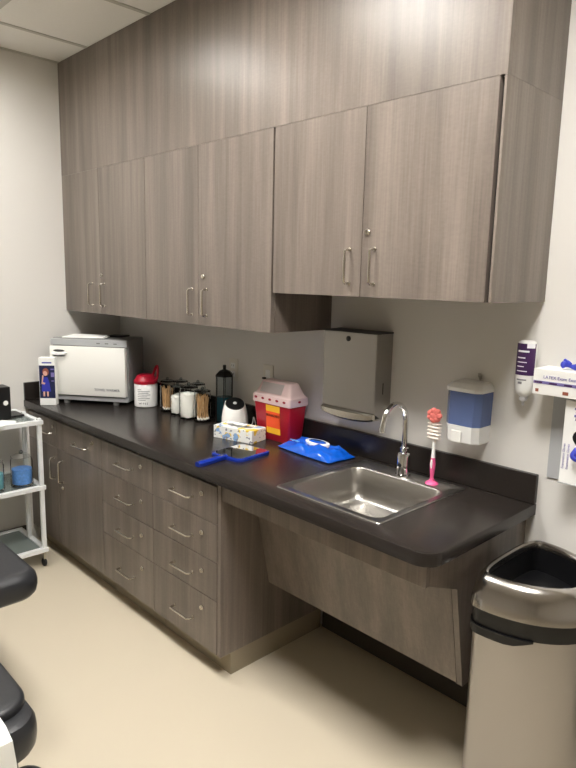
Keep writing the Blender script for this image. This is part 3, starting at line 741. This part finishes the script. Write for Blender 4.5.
# glove boxes
gh = thing('glove_box_holder', 'grey metal wall holder behind the upright glove box', 'holder', (2.80, 0, 0.965))
MB().box(0.002, 0.40, -0.006, 0.001, 0.0, 0.285, 0.001, 1).build('back_plate', M['light_grey'], gh)
MB().box(0.069, 0.331, -0.085, -0.006, 0.016, 0.018).build('ledge', M['light_grey'], gh)
gx = thing('glove_box', 'white glove box lying flat on top of the grey holder, glove tip poking out', 'glove box', (2.773, 0, 1.2535))
MB().box(0, 0.245, -0.105, -0.0005, 0, 0.080, 0.001, 1).build('carton', M['paper'], gx)
MB().box(0.002, 0.243, -0.1062, -0.105, 0.034, 0.043).build('printed_stripe', M['ink_violet'], gx)
lettering('LATEX Exam Examination Gloves', 0.0135, face_front(0.125, -0.1064, 0.056), M['ink_violet'], gx)
m = MB()
for k in range(5): m.box(0.006 + k * .046, 0.030 + k * .046, -0.1070, -0.1063, 0.036, 0.041)
m.build('stripe_text', M['purple'], gx)
for a_, b_ in ((0.010, 0.020), (0.095, 0.112)): MB().box(a_, b_, -0.1062, -0.105, 0.008, 0.018).build('printed_mark', M['hairp'], gx)
def glove_tuft(path, rad, nm, par=None):
    return MB().tube(smooth_path(path, 6), rad, 8).build(nm, M['glove'], par, SM)
tg = MB().tube(smooth_path([(-0.045, -0.01, 0.012), (-0.03, 0, 0.010), (-0.012, 0.005, 0.006), (0.01, 0, 0.008), (0.04, -0.005, 0.010), (0.07, 0, 0.007)], 5), [0.005, 0.010, 0.012, 0.011, 0.008, 0.007, 0.006, 0.006, 0.006, 0.007, 0.008, 0.009, 0.010, 0.010, 0.010, 0.010, 0.010, 0.010, 0.009, 0.009, 0.009, 0.008, 0.007, 0.006, 0.004, 0.003][:26], 8)
tg.tube(smooth_path([(-0.02, 0, 0.012), (-0.034, 0.006, 0.020), (-0.042, 0.01, 0.024)], 4), [0.007] * 4 + [0.005] * 5, 8)
tag(tg.build('glove', M['glove'], None, SM, (2.885, -0.060, 1.3385)), 'crumpled blue glove lying on top of the flat glove box', 'glove')
gy = thing('glove_box', 'white upright glove box with dark oval opening and hand print, in the holder', 'glove box', (2.872, 0, 0.9835))
MB().box(0, 0.255, -0.083, -0.0065, 0, 0.262, 0.001, 1).build('carton', M['paper'], gy)
op = MB().prism([(0.125 + 0.095 * math.cos(2 * PI * i / 28), 0.150 + 0.046 * math.sin(2 * PI * i / 28)) for i in range(28)], 'y', -0.0842, -0.0832).build('opening', M['bin_black'], gy)
m = MB()
for k in range(4): m.tube([(0.030 + 0.004 * (k % 2), -0.0836, 0.238 - k * 0.011), (0.062, -0.0836, 0.238 - k * 0.011)], 0.004, 8)
m.ball((0.070, -0.0832, 0.222), 0.022, 12, (1, 0.05, 1))
m.build('printed_hand', M['ink_violet'], gy, SM)
for tx, xx, zz, L in (('Examination Gloves', 0.008, 0.085, 0.010), ('Examination Gloves', 0.021, 0.085, 0.010)):
    lettering(tx, L, face_front(xx, -0.0836, zz, PI / 2), M['ink_violet'], gy)
ga = tag(MB().tube(smooth_path([(0.0, 0, 0), (-0.006, -0.010, -0.010), (-0.012, -0.014, -0.026), (0.0, -0.012, -0.034), (0.018, -0.010, -0.026), (0.04, -0.006, -0.012)], 5), 0.009, 8).build('glove', M['glove'], None, SM, (2.930, -0.094, 1.107)),
         'blue glove sticking out of the upright glove box opening', 'glove')

# ------------------------------------------------------------------ trash can
tc_ = thing('trash_can', 'open-top brushed steel trash can with black band, right of the counter', 'trash can', (2.850, -0.262, 0))
def dshape(ins, z, n=56):
    pts = []
    for i in range(n):
        a = 2 * PI * i / n; c_, s_ = math.cos(a), math.sin(a)
        if c_ >= 0: x = (0.250 - ins) * c_; y = (0.213 - ins) * (1 if s_ >= 0 else -1) * abs(s_) ** 0.95
        else:
            x = -(0.074 - ins * .8) * abs(c_) ** 0.66; y = (0.213 - ins) * (1 if s_ >= 0 else -1) * abs(s_) ** 0.72
        pts.append((x, y, z))
    return pts
MB().loft([dshape(.016, 0.022), dshape(.014, 0.026), dshape(.014, 0.630)]).build('body', M['steel_can'], tc_, SM)
MB().loft([dshape(.012, 0.0), dshape(.010, 0.0215)]).build('foot_ring', M['bin_black'], tc_, SM)
MB().loft([dshape(.010, 0.631), dshape(.008, 0.682), dshape(.02, 0.683)]).build('band', M['bin_black'], tc_, SM)
MB().loft([dshape(.004, 0.6835), dshape(.000, 0.686), dshape(.002, 0.704), dshape(.010, 0.737), dshape(.020, 0.761), dshape(.033, 0.775), dshape(.043, 0.778), dshape(.050, 0.774), dshape(.053, 0.764), dshape(.056, 0.69)], False, False).build('rim', M['steel_rim'], tc_, SM)
MB().loft([dshape(.0555, 0.756), dshape(.058, 0.68), dshape(.06, 0.30), dshape(.064, 0.295)], False, True).build('liner', M['bin_black'], tc_, SM)
m = MB()
lat = []
for k in range(17):
    a = math.radians(-152 + k * 6); q = k / 16
    x = 0.244 * math.cos(a) if math.cos(a) >= 0 else -0.0655 * abs(math.cos(a)) ** .66
    y = -0.205 * abs(math.sin(a)) ** (0.95 if math.cos(a) >= 0 else .72)
    dz = 0.022 * min(1, math.sin(PI * q) * 2.2)
    nx_, ny_ = math.cos(a) * .5, -1
    l = math.hypot(nx_, ny_); nx_, ny_ = nx_ / l * 0.006, ny_ / l * 0.006
    lat.append([(x, y, 0.634), (x + nx_, y + ny_, 0.634), (x + nx_, y + ny_, 0.630 - dz), (x, y, 0.628 - dz)])
m.loft(lat).build('latch', M['bin_black'], tc_, SM)

# ------------------------------------------------------------------ glass cart
CX0, CX1, CY1, CY0 = 0.045, 0.412, -0.700, -1.30
crt = thing('utility_cart', 'white metal three-shelf utility cart with glass shelves against the left wall', 'cart', (CX0, CY0, 0))
cw, cl = CX1 - CX0, CY1 - CY0; q = 0.022
for px_, py_ in ((0.140, 0), (cw - q, 0), (0.140, cl - q), (cw - q, cl - q)):
    MB().box(px_, px_ + q, py_, py_ + q, 0.085, 0.836, 0.002, 1).build('post', M['white_metal'], crt)
    cst = MB().box(px_ + .004, px_ + q - .004, py_ + .004, py_ + q - .004, 0.045, 0.0845).build('caster', M['nickel'], crt)
    MB().lathe([(0.018, -0.009), (0.022, -0.006), (0.022, 0.006), (0.018, 0.009)], (px_ + q / 2 - 0.008, py_ + q / 2, 0.0225), 20, 'y').build('wheel', M['rubber'], cst, SM)
for z in (0.815, 0.455, 0.100):
    s_ = MB().plate(rc(-0.006, cw + 0.006, -0.006, cl + 0.006), [rc(q, cw - q, q, cl - q)], z - 0.012, z + 0.010, bev=0.001).build('shelf_frame', M['white_metal'], crt)
    MB().box(q + .001, cw - q - .001, q + .001, cl - q - .001, z - 0.002, z + 0.004).build('glass_shelf', M['glass_shelf'], s_)
def cart_jar(x, y, r_, h, label, fm):
    t = thing('glass_canister', label, 'jar', (x, y, 0.4655), 0, 'glass canisters on the middle cart shelf')
    MB().lathe([(r_ * .95, 0), (r_, 0.006), (r_, h * .72), (r_ * .9, h * .80), (r_ * .9, h * .82), (r_ * .9 - .003, h * .82), (r_ - .003, h * .71), (r_ - .003, 0.01), (0.002, 0.008)], n=28, cap1=False).build('glass_body', M['glass'], t, SM)
    MB().lathe([(r_ - .006, 0.011), (r_ - .005, 0.02), (r_ - .005, h * .48), (r_ * .5, h * .50)], n=24).build('contents', fm, t, SM)
    l = MB().lathe([(r_ * .93, h * .822), (r_ * .95, h * .84), (r_ * .6, h * .89), (r_ * .15, h * .90)], n=28).build('lid', M['glass'], t, SM)
    MB().ball((0, 0, h * .95), r_ * .20, 14).build('knob', M['glass_smoke'], l, SM)
cart_jar(0.322, -0.782, 0.056, 0.190, 'glass canister of blue beads on the cart shelf, near its corner post', M['blue_liq'])
cart_jar(0.322, -0.928, 0.052, 0.185, 'glass canister of teal beads at the left edge of the cart shelf', M['teal_bead'])
sp_ = thing('speaker', 'small black box speaker with white round button on the cart top', 'speaker', (0.245, -0.865, 0.8255))
MB().box(-0.05, 0.05, -0.055, 0.055, 0, 0.175, 0.004, 2).build('case', M['bin_black'], sp_)
MB().lathe([(0.013, 0), (0.012, 0.003)], (0.050, 0.028, 0.090), 20, 'x').build('button', M['white_pl'], sp_, SM)
tag(MB().box(-0.065, 0.065, -0.035, 0.035, 0, 0.010, 0.004, 2).build('black_tray', M['bin_black'], None, None, (0.200, -0.765, 0.8255)), 'flat black tray lying on the cart top beside the counter end', 'tray')
pp = thing('paper_sheet', 'white sheets of paper at the left edge of the cart top', 'paper', (0.345, -0.905, 0.8255), 0.5)
for k in range(3):
    MB().box(-0.075 - .004 * k, 0.075 - .004 * k, -0.06, 0.06 + .003 * k, 0.0006 * k + .0001 * k, 0.0006 * (k + 1) + .0001 * k, mtx=Matrix.Rotation(0.12 * k, 4, 'Z')).build('sheet', M['paper'], pp)

# ------------------------------------------------------------------ exam chair and bed
def cushion(w_, d_, h_, r_, n=7):
    """rounded upholstered pad centred on x,y; z 0..h_"""
    rings = []
    for k in range(n + 1):
        a = PI * k / n; ins = r_ * (1 - math.sin(a)) ** 1.3 if True else 0
        z = h_ / 2 - h_ / 2 * math.cos(a)
        rings.append([(x, y, z) for x, y in rrect(-w_ + ins, w_ - ins, -d_ + ins, d_ - ins, max(0.075 - ins * .5, .01), 8)])
    return MB().loft(rings)
bed = thing('treatment_table', 'black upholstered table end rounding into the left edge above the open floor', 'treatment table', (1.195, -1.500, 0), 0)
cu = cushion(0.36, 0.32, 0.095, 0.03).build('cushion', M['leather'], bed, SM, (0, 0, 0.455))
MB().box(-0.30, 0.25, -0.25, 0.22, 0.425, 0.4545, 0.004, 1).build('frame', M['rubber'], bed)
MB().lathe([(0.03, 0.03), (0.03, 0.425)], (-0.15, -0.12, 0), 20).build('column', M['chrome'], bed, SM)
MB().lathe([(0.22, 0.0), (0.22, 0.02), (0.05, 0.035)], (-0.15, -0.12, 0), 32).build('base', M['bin_black'], bed, SM)

ch = thing('exam_chair', 'black padded chair at the bottom left corner with a white cloth over it', 'chair', (1.938, -1.660, 0), 0)
cu = cushion(0.265, 0.21, 0.100, 0.020).build('seat', M['leather'], ch, SM, (0, 0, 0.385))
cushion(0.235, 0.20, 0.034, 0.012).build('seat_top', M['leather'], ch, SM, (-0.025, 0.002, 0.474))
for sx, sy in ((0.19, 0.14), (-0.19, 0.14), (0.19, -0.14), (-0.19, -0.14)):
    MB().tube([(sx, sy, 0.380), (sx * 1.12, sy * 1.15, 0.0)], [0.018, 0.014], 12).build('leg', M['bin_black'], ch, SM)
MB().box(-0.2, 0.2, -0.15, 0.15, 0.36, 0.3845, 0.004, 1).build('seat_frame', M['rubber'], ch)

MB().ball((0, 0, 0), 0.05, 20, (1.1, 1.1, 0.55)).build('foot_pad', M['leather'], ch, SM, (0.215, 0.165, 0.290))
prof = [(2.00, 0.5115), (2.12, 0.5115), (2.185, 0.500), (2.215, 0.475), (2.221, 0.42), (2.226, 0.33), (2.235, 0.20)]
cl_ = MB().loft([[(x, -1.550 + 0.004 * k, z), (x + .002, -1.550 + .004 * k, z + .002), (x + .004, -1.68, z + .003), (x + .002, -1.80, z + .002), (x, -1.80, z)] for k, (x, z) in enumerate(prof)])
tag(cl_.build('towel', M['paper'], None, SM), 'white cloth hanging over the edge of the black padded chair', 'cloth')

# ------------------------------------------------------------------ camera
cam = bpy.data.cameras.new('camera'); co = bpy.data.objects.new('camera', cam); COL.objects.link(co)
fw = Vector((-0.70774976, 0.6866468, -0.16615186)); rt = Vector((0.69346411, 0.720149, 0.02220226)); up = Vector((-0.13489921, 0.09950671, 0.9858502))
mt = Matrix((rt, up, -fw)).transposed().to_4x4(); mt.translation = Vector((3.6265399, -2.0063804, 1.59135434))
co.matrix_world = mt
cam.sensor_fit = 'VERTICAL'; cam.sensor_height = 24.0; cam.lens = 24.0 * 622.88 / 768.0
cam.clip_start = 0.02
scene.camera = co

# ------------------------------------------------------------------ world and view
w_ = bpy.data.worlds.new('world'); scene.world = w_; w_.use_nodes = True
w_.node_tree.nodes['Background'].inputs['Color'].default_value = (0.9, 0.92, 1, 1)
w_.node_tree.nodes['Background'].inputs['Strength'].default_value = 0.3
vs = scene.view_settings
scene.display_settings.display_device = 'sRGB'
vs.view_transform = 'Standard'; vs.look = 'None'; vs.gamma = 1.0; vs.use_curve_mapping = False
vs.exposure = 1.15
scene.cycles.transparent_max_bounces = 40; scene.cycles.max_bounces = 10; scene.cycles.transmission_bounces = 8; scene.cycles.glossy_bounces = 5; scene.cycles.diffuse_bounces = 5
